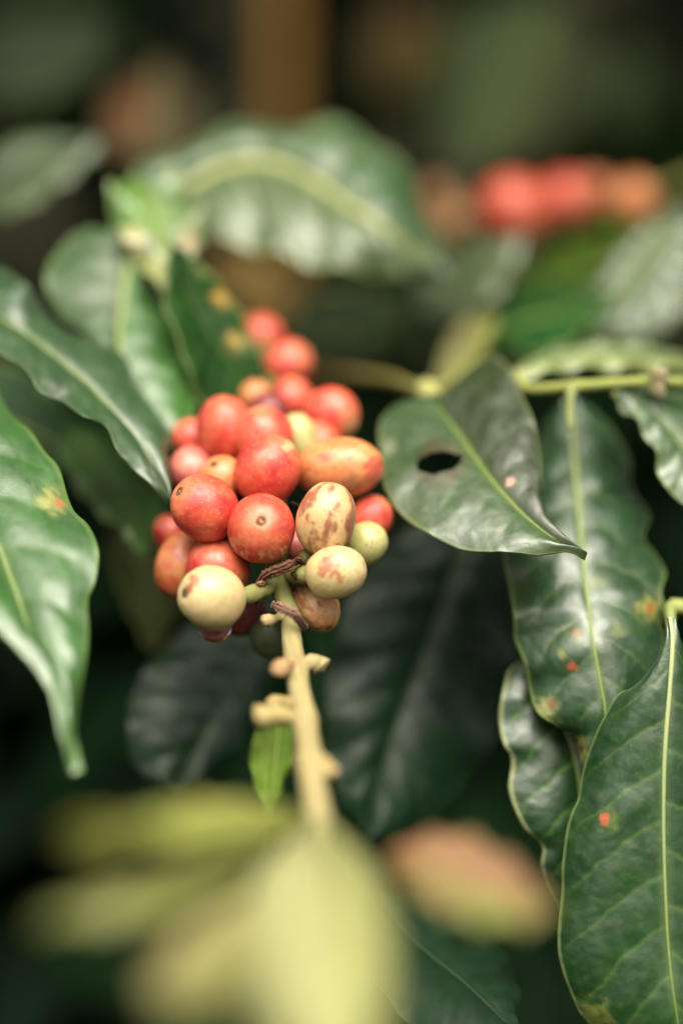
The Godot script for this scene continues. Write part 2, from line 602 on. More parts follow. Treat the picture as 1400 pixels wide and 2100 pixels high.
# ------------------------------------------------------------------ leaves on the left
func left_leaves() -> void:
	var pale := Color(0.42, 0.40, 0.2)
	leaf({"M": [V(-130, 560, 45), V(-60, 610, 36), V(0, 650, 30), V(75, 700, 25), V(155, 765, 20), V(215, 825, 16), V(280, 900, 11), V(325, 975, 7), V(345, 1032, 5)],
		"L": [V(-130, 560, 45), V(-70, 540, 50), V(0, 545, 46), V(50, 585, 36), V(100, 645, 40), V(180, 700, 34), V(255, 730, 33), V(282, 785, 28), V(312, 845, 21), V(345, 915, 14), V(352, 990, 8), V(345, 1032, 5)],
		"R": [V(-130, 560, 45), V(-90, 640, 24), V(0, 720, 16), V(45, 755, 13), V(85, 800, 8), V(130, 815, 9), V(170, 860, 4), V(215, 875, 6), V(245, 915, 2), V(280, 965, 3), V(310, 1000, 3), V(345, 1032, 5)],
		"nt": 130, "nh": 22, "wave": 1.0, "bulge": 1.2, "col": Color(0.034, 0.08, 0.03), "rib": 0.5, "rib_col": Color(0.2, 0.25, 0.1), "wave_freq": 4.0, "vein_strength": 0.1, "quilt": 0.1, "edge": Color(0.1, 0.14, 0.06)}, "long dark wavy leaf slanting down with its tip against the red cherries")
	leaf({"M": [V(262, 470, 62), V(262, 540, 54), V(250, 640, 45), V(248, 720, 38), V(282, 810, 32), V(325, 880, 28), V(362, 935, 25)],
		"L": [V(262, 470, 62), V(175, 475, 62), V(115, 515, 58), V(95, 585, 52), V(125, 645, 46), V(178, 692, 41), V(215, 760, 37), V(270, 840, 31), V(362, 935, 25)],
		"R": [V(262, 470, 62), V(300, 580, 60), V(362, 645, 54), V(391, 715, 47), V(403, 790, 39), V(399, 850, 33), V(382, 905, 28), V(362, 935, 25)],
		"nt": 90, "nh": 16, "wave": 0.9, "bulge": 2.0, "col": Color(0.06, 0.11, 0.045), "col_r": Color(0.04, 0.13, 0.02), "edge": Color(0.2, 0.3, 0.08), "vein_strength": 0.12, "quilt": 0.12}, "broad pale sheened leaf with a bright green half beside the cherries")
	leaf({"M": [V(285, 372, 72), V(315, 430, 60), V(338, 500, 52), V(352, 570, 47), V(364, 630, 45)],
		"L": [V(285, 372, 72), V(225, 372, 66), V(230, 440, 58), V(262, 515, 52), V(300, 570, 48), V(340, 606, 45), V(364, 630, 45)],
		"R": [V(285, 372, 72), V(370, 378, 70), V(412, 440, 64), V(408, 488, 54), V(388, 545, 50), V(369, 590, 46), V(364, 630, 45)],
		"nt": 80, "nh": 16, "wave": 4.0, "wave_freq": 3.6, "col": Color(0.11, 0.23, 0.035), "col_r": Color(0.16, 0.25, 0.09), "tip": Color(0.5, 0.46, 0.22), "edge": Color(0.5, 0.48, 0.25),
		"spots": [[270, 500, 55, Color(0.55, 0.48, 0.27), 0.2, 0.9], [395, 500, 40, Color(0.6, 0.42, 0.3), 0.2, 0.9], [320, 560, 60, Color(0.45, 0.42, 0.18), 0.1, 0.8], [315, 508, 22, Color(0.1, 0.08, 0.03), 0.3, 0.8]]},
		"small crinkled bright green leaf with tan scorched edges and a pointed tip")
	leaf({"M": [V(350, 500, 72), V(385, 600, 66), V(440, 700, 60), V(500, 770, 56), V(552, 845, 52)],
		"L": [V(350, 500, 72), V(340, 620, 58), V(375, 720, 50), V(400, 800, 47), V(450, 850, 48), V(552, 845, 52)],
		"R": [V(350, 500, 72), V(402, 530, 78), V(450, 582, 74), V(492, 642, 68), V(528, 715, 62), V(552, 790, 56), V(552, 845, 52)],
		"mat": M.dim, "nt": 70, "nh": 14, "lean": [500, -28, 845, -10], "vein_strength": 0.06, "rib": 0.3, "rib_col": Color(0.05, 0.1, 0.02), "vein": Color(0.04, 0.09, 0.02), "col": Color(0.014, 0.052, 0.009), "edge": Color(0.22, 0.28, 0.1), "wave": 0.6,
		"spots": [[452, 612, 30, Color(0.5, 0.28, 0.08), 0.1], [478, 705, 28, Color(0.42, 0.26, 0.08), 0.1], [520, 690, 40, Color(0.3, 0.32, 0.13), 0.0, 0.7], [412, 545, 40, Color(0.25, 0.3, 0.12), 0.0, 0.7]]},
		"dark green leaf with two orange rust spots behind the topmost cherries")
	leaf({"M": [V(-190, 700, 20), V(-90, 900, 2), V(-10, 1100, -12), V(60, 1290, -22), V(110, 1430, -27), V(150, 1595, -30)],
		"L": [V(-190, 700, 20), V(-330, 850, 0), V(-280, 1040, -18), V(-140, 1190, -24), V(0, 1290, -28), V(76, 1380, -29), V(125, 1478, -30), V(150, 1595, -30)],
		"R": [V(-190, 700, 20), V(-60, 740, 22), V(23, 846, 10), V(60, 878, 6), V(91, 926, 3), V(122, 962, 0), V(137, 1006, -3), V(152, 1044, -6), V(180, 1075, -8), V(198, 1112, -11), V(204, 1146, -13), V(196, 1190, -16), V(181, 1225, -18), V(182, 1288, -20), V(178, 1345, -23), V(164, 1420, -26), V(154, 1490, -28), V(150, 1595, -30)],
		"nt": 120, "nh": 26, "bulge": 2.2, "quilt": 0.25, "wave": 0.5, "lean": [700, 8, 1565, -15], "col": Color(0.04, 0.115, 0.027), "tip": Color(0.07, 0.16, 0.03), "edge": Color(0.1, 0.18, 0.04), "rib": 0.4, "rib_col": Color(0.1, 0.16, 0.05), "vein_strength": 0.15,
		"spots": [[108, 1032, 44, Color(0.4, 0.38, 0.12), 0.0, 0.8], [122, 1034, 16, Color(0.42, 0.15, 0.06), 0.2]]},
		"large pale sheened leaf with a yellow rust spot, hanging at the frame's edge")
	leaf({"M": [V(150, 880, 62), V(200, 950, 54), V(245, 1010, 48), V(280, 1070, 44), V(298, 1145, 40)],
		"L": [V(150, 880, 62), V(120, 920, 52), V(140, 966, 48), V(190, 1038, 44), V(244, 1084, 41), V(298, 1145, 40)],
		"R": [V(150, 880, 62), V(230, 900, 64), V(310, 960, 60), V(335, 1030, 54), V(330, 1095, 46), V(298, 1145, 40)],
		"nt": 60, "nh": 12, "lean": [880, 12, 1145, -8], "vein_strength": 0.1, "col": Color(0.08, 0.19, 0.035), "col_r": Color(0.05, 0.16, 0.02), "edge": Color(0.2, 0.3, 0.07), "spots": [[244, 1082, 14, Color(0.05, 0.03, 0.02), 0.3]]},
		"small leaf in shade between the long wavy leaf and the pale hanging leaf")
	leaf({"M": [V(250, 1060, 90), V(290, 1160, 82), V(310, 1240, 76), V(320, 1340, 70)],
		"L": [V(250, 1060, 90), V(225, 1130, 80), V(255, 1220, 74), V(290, 1300, 70), V(320, 1340, 70)],
		"R": [V(250, 1060, 90), V(330, 1100, 92), V(365, 1180, 88), V(355, 1280, 78), V(320, 1340, 70)],
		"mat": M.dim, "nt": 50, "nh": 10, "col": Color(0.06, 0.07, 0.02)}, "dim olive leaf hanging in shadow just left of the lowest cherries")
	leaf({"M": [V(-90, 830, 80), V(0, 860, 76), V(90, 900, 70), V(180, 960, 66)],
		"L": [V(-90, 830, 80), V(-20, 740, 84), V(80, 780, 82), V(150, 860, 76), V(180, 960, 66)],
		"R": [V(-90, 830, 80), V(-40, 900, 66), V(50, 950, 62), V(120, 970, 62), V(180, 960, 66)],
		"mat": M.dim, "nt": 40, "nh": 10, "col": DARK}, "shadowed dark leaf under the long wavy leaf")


# ------------------------------------------------------------------ the leaf with a hole, and the branch on the right
func hole_leaf_and_right_branch() -> void:
	# the twig behind the hole leaf
	var tw := thing("coffee_twig", at(690, 765, 62), "thin yellowish twig holding the leaf with a hole and a young pale leaf", "twig")
	put("stem", tube(curve3([V(620, 762, 110), V(720, 768, 92), V(800, 778, 72), V(885, 800, 46), V(960, 745, 70), V(1010, 660, 95)], 30), func(_t): return 0.0014, func(t, _a): return mixc(Color(0.17, 0.1, 0.03), Color(0.24, 0.25, 0.07), t * 1.4), 10), M.stem, tw)
	put("node", tube(curve3([V(868, 795, 46), V(880, 806, 44), V(892, 822, 42)], 6), func(t): return 0.0028 - 0.0008 * absf(t - 0.4), func(_t, _a): return Color(0.36, 0.36, 0.12), 10), M.stem, tw)
	part_leaf(tw, {"M": [V(885, 815, 40), V(950, 903, 26), V(1010, 986, 15), V(1070, 1051, 8), V(1135, 1104, 3), V(1200, 1145, 0)],
		"L": [V(885, 815, 40), V(820, 822, 42), V(778, 872, 36), V(779, 935, 28), V(787, 1000, 20), V(820, 1051, 14), V(871, 1093, 9), V(936, 1121, 5), V(1010, 1134, 2), V(1094, 1133, 0), V(1160, 1133, 0), V(1200, 1145, 0)],
		"R": [V(885, 815, 40), V(915, 805, 41), V(945, 775, 43), V(982, 736, 46), V(1012, 726, 45), V(1047, 759, 38), V(1070, 810, 31), V(1094, 866, 25), V(1110, 940, 18), V(1112, 995, 13), V(1121, 1061, 8), V(1154, 1102, 4), V(1200, 1145, 0)],
		"nt": 150, "nh": 34, "bulge": 1.5, "wave": 0.5, "quilt": 0.1, "lean": [700, -6, 1200, -6], "col": Color(0.045, 0.085, 0.03), "col_r": Color(0.026, 0.042, 0.012), "vein_strength": 0.08, "rib": 0.4, "rib_col": Color(0.12, 0.17, 0.05), "edge": Color(0.14, 0.17, 0.06),
		"hole": [903, 958, 43, 20, 0.2], "spots": [[903, 958, 58, Color(0.07, 0.045, 0.02), 0.6, 0.75], [1047, 994, 11, Color(0.6, 0.28, 0.22), 0.5], [796, 918, 24, Color(0.3, 0.33, 0.22), 0.3, 0.6]]},
		"folded leaf with a dark oval hole eaten through its glossy half")
	part_leaf(tw, {"M": [V(885, 795, 58), V(930, 755, 66), V(965, 705, 76), V(985, 640, 90)],
		"L": [V(885, 795, 58), V(905, 725, 72), V(935, 670, 84), V(985, 640, 90)],
		"R": [V(885, 795, 58), V(950, 775, 56), V(995, 715, 66), V(1005, 660, 80), V(985, 640, 90)],
		"nt": 40, "nh": 8, "lean": [640, 25, 795, 6], "col": Color(0.25, 0.22, 0.1), "col_r": Color(0.17, 0.19, 0.045), "rib": 0.4}, "young pale yellow leaf standing up from the twig")
	# the branch at right with its leaves
	var br := thing("coffee_branch", at(1420, 788, 26), "yellow green branch at right carrying a long hanging spotted leaf", "branch")
	var ends := [V(1062, 775, 34), V(1085, 797, 30), V(1170, 793, 24), V(1260, 786, 24), V(1350, 782, 25), V(1470, 790, 28)]
	put("stem", tube(curve3(ends, 40), func(t): return 0.00125 + 0.0004 * exp(-pow((t - 0.33) / 0.03, 2.0)) + 0.0005 * exp(-pow((t - 0.72) / 0.03, 2.0)), func(_t, _a): return Color(0.30, 0.34, 0.09), 12), M.stem, br)
	for b in [[1345, 762, 22, 0.0017], [1358, 770, 20, 0.0014], [1352, 797, 21, 0.0015], [1340, 792, 23, 0.0012]]:
		put("bud", tube(curve3([V(b[0], b[1] + 8, b[2] + 1), V(b[0], b[1], b[2]), V(b[0] + 3, b[1] - 9, b[2] - 1)], 6), func(t): return b[3] * (1.0 - 0.6 * t), func(_t, _a): return Color(0.5, 0.42, 0.26), 10), M.stem, br)
	put("petiole", tube(curve3([V(1176, 790, 23), V(1170, 805, 21), V(1167, 840, 20), V(1170, 880, 18)], 14), func(t): return 0.0013 - 0.0006 * t, func(_t, _a): return Color(0.27, 0.3, 0.11), 10), M.stem, br)
	var yel := Color(0.26, 0.27, 0.055)
	var rust := Color(0.36, 0.085, 0.03)
	part_leaf(br, {"M": [V(1168, 822, 24), V(1175, 921, 18), V(1184, 1014, 13), V(1193, 1130, 8), V(1212, 1290, 2), V(1226, 1376, 0), V(1241, 1470, -1), V(1230, 1590, -1)],
		"L": [V(1168, 822, 24), V(1145, 834, 28), V(1105, 880, 28), V(1065, 990, 22), V(1035, 1090, 16), V(1033, 1150, 13), V(1042, 1200, 13), V(1052, 1257, 9), V(1057, 1312, 10), V(1074, 1362, 6), V(1083, 1414, 6), V(1102, 1462, 4), V(1140, 1486, 3), V(1174, 1510, 4), V(1184, 1540, 3), V(1198, 1580, 1), V(1230, 1590, -1)],
		"R": [V(1168, 822, 24), V(1200, 826, 27), V(1237, 856, 27), V(1265, 903, 26), V(1291, 945, 26), V(1294, 982, 22), V(1307, 1019, 24), V(1329, 1062, 21), V(1320, 1102, 17), V(1349, 1140, 19), V(1364, 1174, 17), V(1354, 1214, 13), V(1361, 1250, 13), V(1356, 1281, 11), V(1366, 1308, 11), V(1345, 1380, 7), V(1310, 1480, 3), V(1260, 1560, 0), V(1230, 1590, -1)],
		"nt": 240, "nh": 40, "bulge": 1.6, "quilt": 0.22, "wave": 0.6, "veins": 10.0, "lean": [822, 20, 1250, 1], "col": Color(0.02, 0.06, 0.02), "edge": Color(0.2, 0.26, 0.07), "rib": 0.55, "rib_col": Color(0.26, 0.31, 0.14), "vein_strength": 0.22,
		"spots": [[1323, 1250, 36, Color(0.36, 0.33, 0.07), 0.0, 0.85], [1328, 1250, 13, rust, 0.4], [1122, 1458, 40, Color(0.36, 0.36, 0.12), 0.0, 0.75], [1132, 1446, 11, rust, 0.3, 0.8], [1176, 1364, 13, rust, 0.4], [1186, 1302, 14, rust, 0.2, 0.5], [1160, 1343, 14, yel, 0.1, 0.7], [1182, 1300, 38, yel, 0.0, 0.25], [1188, 1535, 42, yel, 0.1, 0.9], [1184, 1534, 18, Color(0.12, 0.02, 0.015), 0.4], [1222, 1200, 22, yel, 0.0, 0.4], [1260, 1297, 22, yel, 0.0, 0.4]]},
		"long glossy hanging leaf with pale straight midrib and small yellow rust spots")
	part_leaf(br, {"M": [V(1258, 806, 24), V(1320, 838, 25), V(1385, 900, 24), V(1440, 980, 20), V(1480, 1080, 16)],
		"L": [V(1258, 806, 24), V(1272, 835, 22), V(1298, 856, 20), V(1331, 905, 18), V(1353, 960, 16), V(1360, 1000, 15), V(1400, 1026, 14), V(1440, 1070, 15), V(1480, 1080, 16)],
		"R": [V(1258, 806, 24), V(1310, 800, 32), V(1400, 806, 38), V(1500, 880, 38), V(1520, 980, 26), V(1480, 1080, 16)],
		"nt": 70, "nh": 14, "bulge": 1.6, "col": Color(0.05, 0.1, 0.04), "rib": 0.7}, "short leaf right of the long hanging leaf, cut by the frame")
	part_leaf(br, {"M": [V(1045, 765, 38), V(1110, 742, 42), V(1200, 730, 47), V(1300, 732, 52), V(1450, 750, 60)],
		"L": [V(1045, 765, 38), V(1100, 726, 43), V(1168, 708, 49), V(1237, 700, 51), V(1330, 706, 55), V(1450, 750, 60)],
		"R": [V(1045, 765, 38), V(1075, 774, 35), V(1170, 757, 41), V(1300, 757, 46), V(1400, 760, 53), V(1450, 750, 60)],
		"nt": 50, "nh": 10, "bulge": 1.0, "col": Color(0.15, 0.2, 0.08), "col_r": Color(0.22, 0.26, 0.09), "rib": 0.5}, "pale leaf lying back above the branch")
	# the twig and leaf at lower right
	var lo := thing("coffee_branch", at(1430, 1246, 12), "short twig at lower right bearing the sharpest dark leaf with one red spot", "branch")
	put("stem", tube(curve3([V(1470, 1247, 14), V(1420, 1246, 13), V(1375, 1243, 12)], 12), func(t): return 0.0014 + 0.0004 * t, func(_t, _a): return Color(0.3, 0.34, 0.1), 12), M.stem, lo)
	put("petiole", tube(curve3([V(1374, 1244, 12), V(1373, 1258, 9), V(1375, 1290, 5), V(1378, 1330, 2)], 14), func(t): return 0.0014 - 0.0007 * t, func(_t, _a): return Color(0.25, 0.3, 0.1), 12), M.stem, lo)
	part_leaf(lo, {"M": [V(1372, 1268, 8), V(1378, 1320, 4), V(1371, 1433, -2), V(1362, 1552, -8), V(1360, 1695, -14), V(1364, 1838, -20), V(1371, 1957, -25), V(1386, 2076, -30), V(1420, 2260, -34)],
		"L": [V(1372, 1268, 8), V(1362, 1308, 6), V(1331, 1352, 5), V(1278, 1410, 1), V(1236, 1467, 0), V(1203, 1529, -1), V(1181, 1590, -3), V(1171, 1650, -7), V(1153, 1712, -9), V(1145, 1776, -12), V(1144, 1835, -15), V(1139, 1900, -18), V(1141, 1967, -21), V(1165, 2043, -25), V(1200, 2110, -28), V(1300, 2200, -32), V(1420, 2260, -34)],
		"R": [V(1372, 1268, 8), V(1388, 1310, 8), V(1430, 1390, 7), V(1490, 1520, 4), V(1520, 1700, -2), V(1525, 1900, -10), V(1500, 2080, -20), V(1420, 2260, -34)],
		"nt": 300, "nh": 46, "bulge": 1.2, "quilt": 0.16, "wave": 0.3, "veins": 9.5, "roll_l": 4.0, "lean": [1300, -12, 2260, 24], "col": Color(0.012, 0.054, 0.009), "edge": Color(0.2, 0.26, 0.1), "rib": 0.62, "rib_col": Color(0.36, 0.40, 0.2), "vein": Color(0.10, 0.17, 0.035), "vein_strength": 0.5,
		"spots": [[1250, 1682, 34, Color(0.11, 0.18, 0.025), 0.0, 0.85], [1240, 1680, 13, Color(0.5, 0.1, 0.03), 0.7], [1215, 2095, 60, Color(0.26, 0.3, 0.07), 0.0, 0.8]]},
		"large sharp dark green leaf with pale midrib and a round red spot")
	# the leaf half hidden behind the two
	leaf({"M": [V(1085, 1340, 22), V(1135, 1440, 17), V(1180, 1560, 13), V(1190, 1700, 10), V(1165, 1890, 8)],
		"L": [V(1085, 1340, 22), V(1052, 1367, 18), V(1033, 1424, 14), V(1029, 1481, 12), V(1038, 1529, 10), V(1052, 1560, 10), V(1048, 1614, 8), V(1060, 1662, 7), V(1088, 1705, 6), V(1117, 1740, 7), V(1114, 1778, 7), V(1136, 1835, 7), V(1165, 1890, 8)],
		"R": [V(1085, 1340, 22), V(1170, 1380, 24), V(1250, 1500, 20), V(1270, 1650, 16), V(1220, 1800, 10), V(1165, 1890, 8)],
		"nt": 180, "nh": 30, "bulge": 1.2, "quilt": 0.15, "wave": 0.4, "veins": 7.0, "roll_l": 1.5, "lean": [1340, -4, 1890, 1], "col": Color(0.014, 0.05, 0.013), "edge": Color(0.34, 0.36, 0.16), "vein": Color(0.1, 0.22, 0.03), "vein_strength": 0.7},
		"narrow dark veined leaf tucked behind the long hanging leaf and the sharp one")


# ------------------------------------------------------------------ dark leaves under the fruit
func dark_leaves() -> void:
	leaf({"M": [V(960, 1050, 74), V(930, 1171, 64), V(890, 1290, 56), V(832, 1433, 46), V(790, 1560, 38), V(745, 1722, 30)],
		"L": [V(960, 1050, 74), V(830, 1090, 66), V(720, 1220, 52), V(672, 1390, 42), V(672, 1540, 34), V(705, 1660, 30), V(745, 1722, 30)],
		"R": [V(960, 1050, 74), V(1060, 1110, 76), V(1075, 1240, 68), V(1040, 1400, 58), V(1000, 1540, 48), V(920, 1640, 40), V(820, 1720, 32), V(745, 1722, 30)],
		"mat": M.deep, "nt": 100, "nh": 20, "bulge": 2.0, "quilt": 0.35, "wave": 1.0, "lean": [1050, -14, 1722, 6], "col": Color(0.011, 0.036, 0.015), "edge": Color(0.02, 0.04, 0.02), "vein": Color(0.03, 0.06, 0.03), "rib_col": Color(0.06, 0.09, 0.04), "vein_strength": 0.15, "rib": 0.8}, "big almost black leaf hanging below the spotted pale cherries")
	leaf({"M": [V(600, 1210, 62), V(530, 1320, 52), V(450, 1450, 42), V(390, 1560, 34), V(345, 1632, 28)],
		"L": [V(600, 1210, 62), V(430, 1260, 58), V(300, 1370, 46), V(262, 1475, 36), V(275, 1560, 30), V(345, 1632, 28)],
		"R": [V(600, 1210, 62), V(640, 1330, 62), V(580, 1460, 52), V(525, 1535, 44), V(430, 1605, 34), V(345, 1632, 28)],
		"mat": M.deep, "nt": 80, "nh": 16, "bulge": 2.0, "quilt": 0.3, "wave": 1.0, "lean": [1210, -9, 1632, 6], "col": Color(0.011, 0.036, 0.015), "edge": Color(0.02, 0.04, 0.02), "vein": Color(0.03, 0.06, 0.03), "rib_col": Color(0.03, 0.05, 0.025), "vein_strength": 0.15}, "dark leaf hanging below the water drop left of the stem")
	leaf({"M": [V(575, 1430, 22), V(570, 1520, 17), V(560, 1600, 13), V(547, 1690, 9), V(532, 1770, 6)],
		"L": [V(575, 1430, 22), V(530, 1490, 19), V(512, 1560, 15), V(528, 1625, 11), V(545, 1688, 9), V(532, 1770, 6)],
		"R": [V(575, 1430, 22), V(612, 1490, 20), V(600, 1560, 17), V(570, 1640, 12), V(549, 1692, 9), V(532, 1770, 6)],
		"mat": M.dim, "vein_strength": 0.05, "nt": 60, "nh": 10, "col": Color(0.15, 0.24, 0.03), "col_r": Color(0.13, 0.22, 0.025), "rib": 0.3, "rib_col": Color(0.3, 0.36, 0.08), "bulge": 1.0}, "small lime green leaf with a thread-like tip left of the stem")
	leaf({"M": [V(760, 1840, 20), V(850, 1930, 10), V(960, 2020, 0), V(1060, 2120, -10)],
		"L": [V(760, 1840, 20), V(740, 1960, 0), V(820, 2080, -10), V(950, 2160, -14), V(1060, 2120, -10)],
		"R": [V(760, 1840, 20), V(880, 1830, 30), V(1000, 1910, 26), V(1060, 2020, 10), V(1060, 2120, -10)],
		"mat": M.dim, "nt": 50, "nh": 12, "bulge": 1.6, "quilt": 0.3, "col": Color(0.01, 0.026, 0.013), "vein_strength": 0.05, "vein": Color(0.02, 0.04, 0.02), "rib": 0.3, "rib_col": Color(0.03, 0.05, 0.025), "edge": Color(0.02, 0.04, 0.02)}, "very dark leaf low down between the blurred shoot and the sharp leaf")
	leaf({"M": [V(800, 1770, -88), V(900, 1785, -96), V(1000, 1830, -102), V(1130, 1880, -108)],
		"L": [V(800, 1770, -88), V(860, 1720, -82), V(950, 1710, -84), V(1060, 1770, -94), V(1130, 1880, -108)],
		"R": [V(800, 1770, -88), V(850, 1830, -102), V(950, 1880, -110), V(1060, 1890, -112), V(1130, 1880, -108)],
		"mat": M.dim, "nt": 40, "nh": 10, "bulge": 2.0, "col": Color(0.27, 0.135, 0.085), "col_r": Color(0.22, 0.155, 0.07), "tip": Color(0.18, 0.155, 0.045), "rib": 0.0,
		"spots": [[830, 1770, 60, Color(0.3, 0.14, 0.07), 0.0, 0.8], [1000, 1900, 70, Color(0.2, 0.26, 0.06), 0.0, 0.8]]}, "blurred orange tan dying leaf in front at lower right")


# ------------------------------------------------------------------ blurred plants behind
func far_plants() -> void:
	leaf({"M": [V(330, 470, 100), V(390, 385, 100), V(470, 340, 100), V(560, 335, 98), V(640, 370, 92), V(700, 412, 86), V(765, 452, 80), V(840, 510, 84), V(905, 575, 88)],
		"L": [V(330, 470, 100), V(280, 360, 102), V(400, 290, 105), V(530, 248, 107), V(610, 268, 102), V(700, 246, 103), V(780, 300, 100), V(865, 400, 97), V(900, 500, 100), V(905, 575, 88)],
		"R": [V(330, 470, 100), V(400, 480, 90), V(480, 500, 83), V(560, 520, 79), V(640, 545, 76), V(730, 560, 76), V(820, 570, 81), V(905, 575, 88)],
		"nt": 90, "nh": 18, "bulge": 2.5, "quilt": 0.5, "wave": 1.5, "col": Color(0.06, 0.12, 0.05), "col_r": Color(0.09, 0.14, 0.06), "rib": 1.9, "rib_col": Color(0.5, 0.5, 0.22), "vein": Color(0.4, 0.42, 0.15), "edge": Color(0.3, 0.33, 0.12),
		"spots": [[820, 400, 90, Color(0.02, 0.08, 0.02), 0.2, 0.8]]}, "big arched grey green leaf with pale yellow midrib behind the cherries")
	leaf({"M": [V(-60, 420, 130), V(30, 380, 124), V(110, 330, 120), V(215, 290, 116)],
		"L": [V(-60, 420, 130), V(-20, 320, 126), V(60, 280, 124), V(140, 280, 120), V(215, 290, 116)],
		"R": [V(-60, 420, 130), V(20, 440, 112), V(90, 400, 109), V(160, 350, 111), V(215, 290, 116)],
		"nt": 40, "nh": 10, "bulge": 2.0, "col": Color(0.09, 0.13, 0.07), "rib": 0.8}, "blurred pale leaf at the upper left edge of the frame")
	leaf({"M": [V(-100, 190, 280), V(0, 150, 270), V(90, 110, 262), V(230, 60, 256)],
		"L": [V(-100, 190, 280), V(-40, 60, 280), V(80, 30, 276), V(170, 30, 268), V(230, 60, 256)],
		"R": [V(-100, 190, 280), V(20, 205, 240), V(120, 180, 236), V(190, 130, 240), V(230, 60, 256)],
		"mat": M.dim, "nt": 40, "nh": 10, "bulge": 3.0, "col": Color(0.07, 0.085, 0.06)}, "blurred grey leaf in the upper left corner")
	leaf({"M": [V(330, 130, 240), V(320, 200, 232), V(300, 260, 226), V(270, 330, 220)],
		"L": [V(330, 130, 240), V(240, 190, 236), V(210, 250, 228), V(230, 310, 222), V(270, 330, 220)],
		"R": [V(330, 130, 240), V(385, 190, 246), V(412, 270, 240), V(350, 330, 226), V(270, 330, 220)],
		"mat": M.dim, "nt": 40, "nh": 10, "bulge": 2.0, "col": Color(0.17, 0.085, 0.05), "col_r": Color(0.16, 0.12, 0.07), "spots": [[275, 235, 50, Color(0.28, 0.09, 0.05), 0.1, 0.9]]}, "blurred dry brown leaf above the pale leaf at upper left", "dry_leaf")
	leaf({"M": [V(820, 20, 420), V(825, 80, 410), V(815, 140, 402), V(790, 190, 398)],
		"L": [V(820, 20, 420), V(765, 60, 420), V(760, 120, 408), V(790, 190, 398)],
		"R": [V(820, 20, 420), V(890, 50, 430), V(905, 110, 420), V(860, 170, 405), V(790, 190, 398)],
		"mat": M.dim, "nt": 30, "nh": 8, "col": Color(0.14, 0.07, 0.025)}, "blurred rusty brown leaf at the top right of the ochre stem", "dry_leaf")
	leaf({"M": [V(1130, -10, 380), V(1090, 90, 350), V(1030, 200, 325), V(960, 370, 300)],
		"L": [V(1130, -10, 380), V(960, 10, 390), V(905, 130, 360), V(900, 250, 330), V(960, 370, 300)],
		"R": [V(1130, -10, 380), V(1205, 60, 380), V(1215, 160, 365), V(1130, 300, 330), V(960, 370, 300)],
		"mat": M.dim, "nt": 40, "nh": 10, "bulge": 4.0, "col": Color(0.09, 0.125, 0.06), "col_r": Color(0.11, 0.125, 0.06)}, "broad blurred sage green leaf at upper right above the far red cherries")
	leaf({"M": [V(1290, 110, 460), V(1280, 180, 450), V(1270, 260, 440)],
		"L": [V(1290, 110, 460), V(1225, 150, 455), V(1225, 220, 445), V(1270, 260, 440)],
		"R": [V(1290, 110, 460), V(1345, 160, 460), V(1330, 230, 450), V(1270, 260, 440)],
		"mat": M.dim, "nt": 24, "nh": 8, "col": Color(0.04, 0.06, 0.03)}, "dim small blurred leaf near the upper right corner")
	leaf({"M": [V(420, 530, 240), V(500, 545, 232), V(560, 570, 226), V(615, 600, 220)],
		"L": [V(420, 530, 240), V(480, 500, 255), V(560, 510, 250), V(615, 600, 220)],
		"R": [V(420, 530, 240), V(470, 610, 215), V(550, 635, 212), V(615, 600, 220)],
		"mat": M.dim, "nt": 30, "nh": 8, "col": Color(0.17, 0.09, 0.035)}, "blurred dry brown leaf under the arched grey green leaf", "dry_leaf")
	leaf({"M": [V(560, 690, 150), V(660, 690, 145), V(760, 680, 140), V(860, 650, 136)],
		"L": [V(560, 690, 150), V(640, 600, 156), V(760, 600, 150), V(860, 650, 136)],
		"R": [V(560, 690, 150), V(650, 760, 142), V(780, 750, 138), V(860, 650, 136)],
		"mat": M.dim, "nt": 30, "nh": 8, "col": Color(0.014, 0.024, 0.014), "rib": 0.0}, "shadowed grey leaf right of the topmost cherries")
	leaf({"M": [V(1400, 430, 122), V(1340, 500, 113), V(1280, 590, 104), V(1200, 690, 95)],
		"L": [V(1400, 430, 122), V(1285, 495, 116), V(1225, 570, 109), V(1165, 655, 103), V(1200, 690, 95)],
		"R": [V(1400, 430, 122), V(1480, 500, 114), V(1440, 590, 104), V(1330, 690, 95), V(1200, 690, 95)],
		"nt": 50, "nh": 12, "bulge": 2.5, "quilt": 0.8, "wave": 1.4, "col": Color(0.09, 0.13, 0.07)}, "pale grey blurred leaf above the right branch at the frame's edge")
	leaf({"M": [V(1340, 440, 200), V(1260, 490, 185), V(1160, 530, 172), V(1040, 570, 160)],
		"L": [V(1340, 440, 200), V(1250, 470, 195), V(1140, 495, 182), V(1040, 570, 160)],
		"R": [V(1340, 440, 200), V(1280, 530, 175), V(1160, 575, 160), V(1040, 570, 160)],
		"mat": M.dim, "nt": 40, "nh": 8, "col": Color(0.1, 0.18, 0.02), "rib": 0.4}, "lime green blurred leaf just under the far red cherries")
	leaf({"M": [V(990, 690, 110), V(1070, 660, 104), V(1150, 640, 100), V(1260, 600, 98)],
		"L": [V(990, 690, 110), V(1040, 600, 128), V(1150, 570, 124), V(1260, 600, 98)],
		"R": [V(990, 690, 110), V(1080, 730, 92), V(1180, 700, 88), V(1260, 600, 98)],
		"mat": M.dim, "nt": 40, "nh": 8, "col": Color(0.012, 0.07, 0.016), "rib": 0.3}, "deep green shadowed leaf behind the fold of the leaf with a hole")
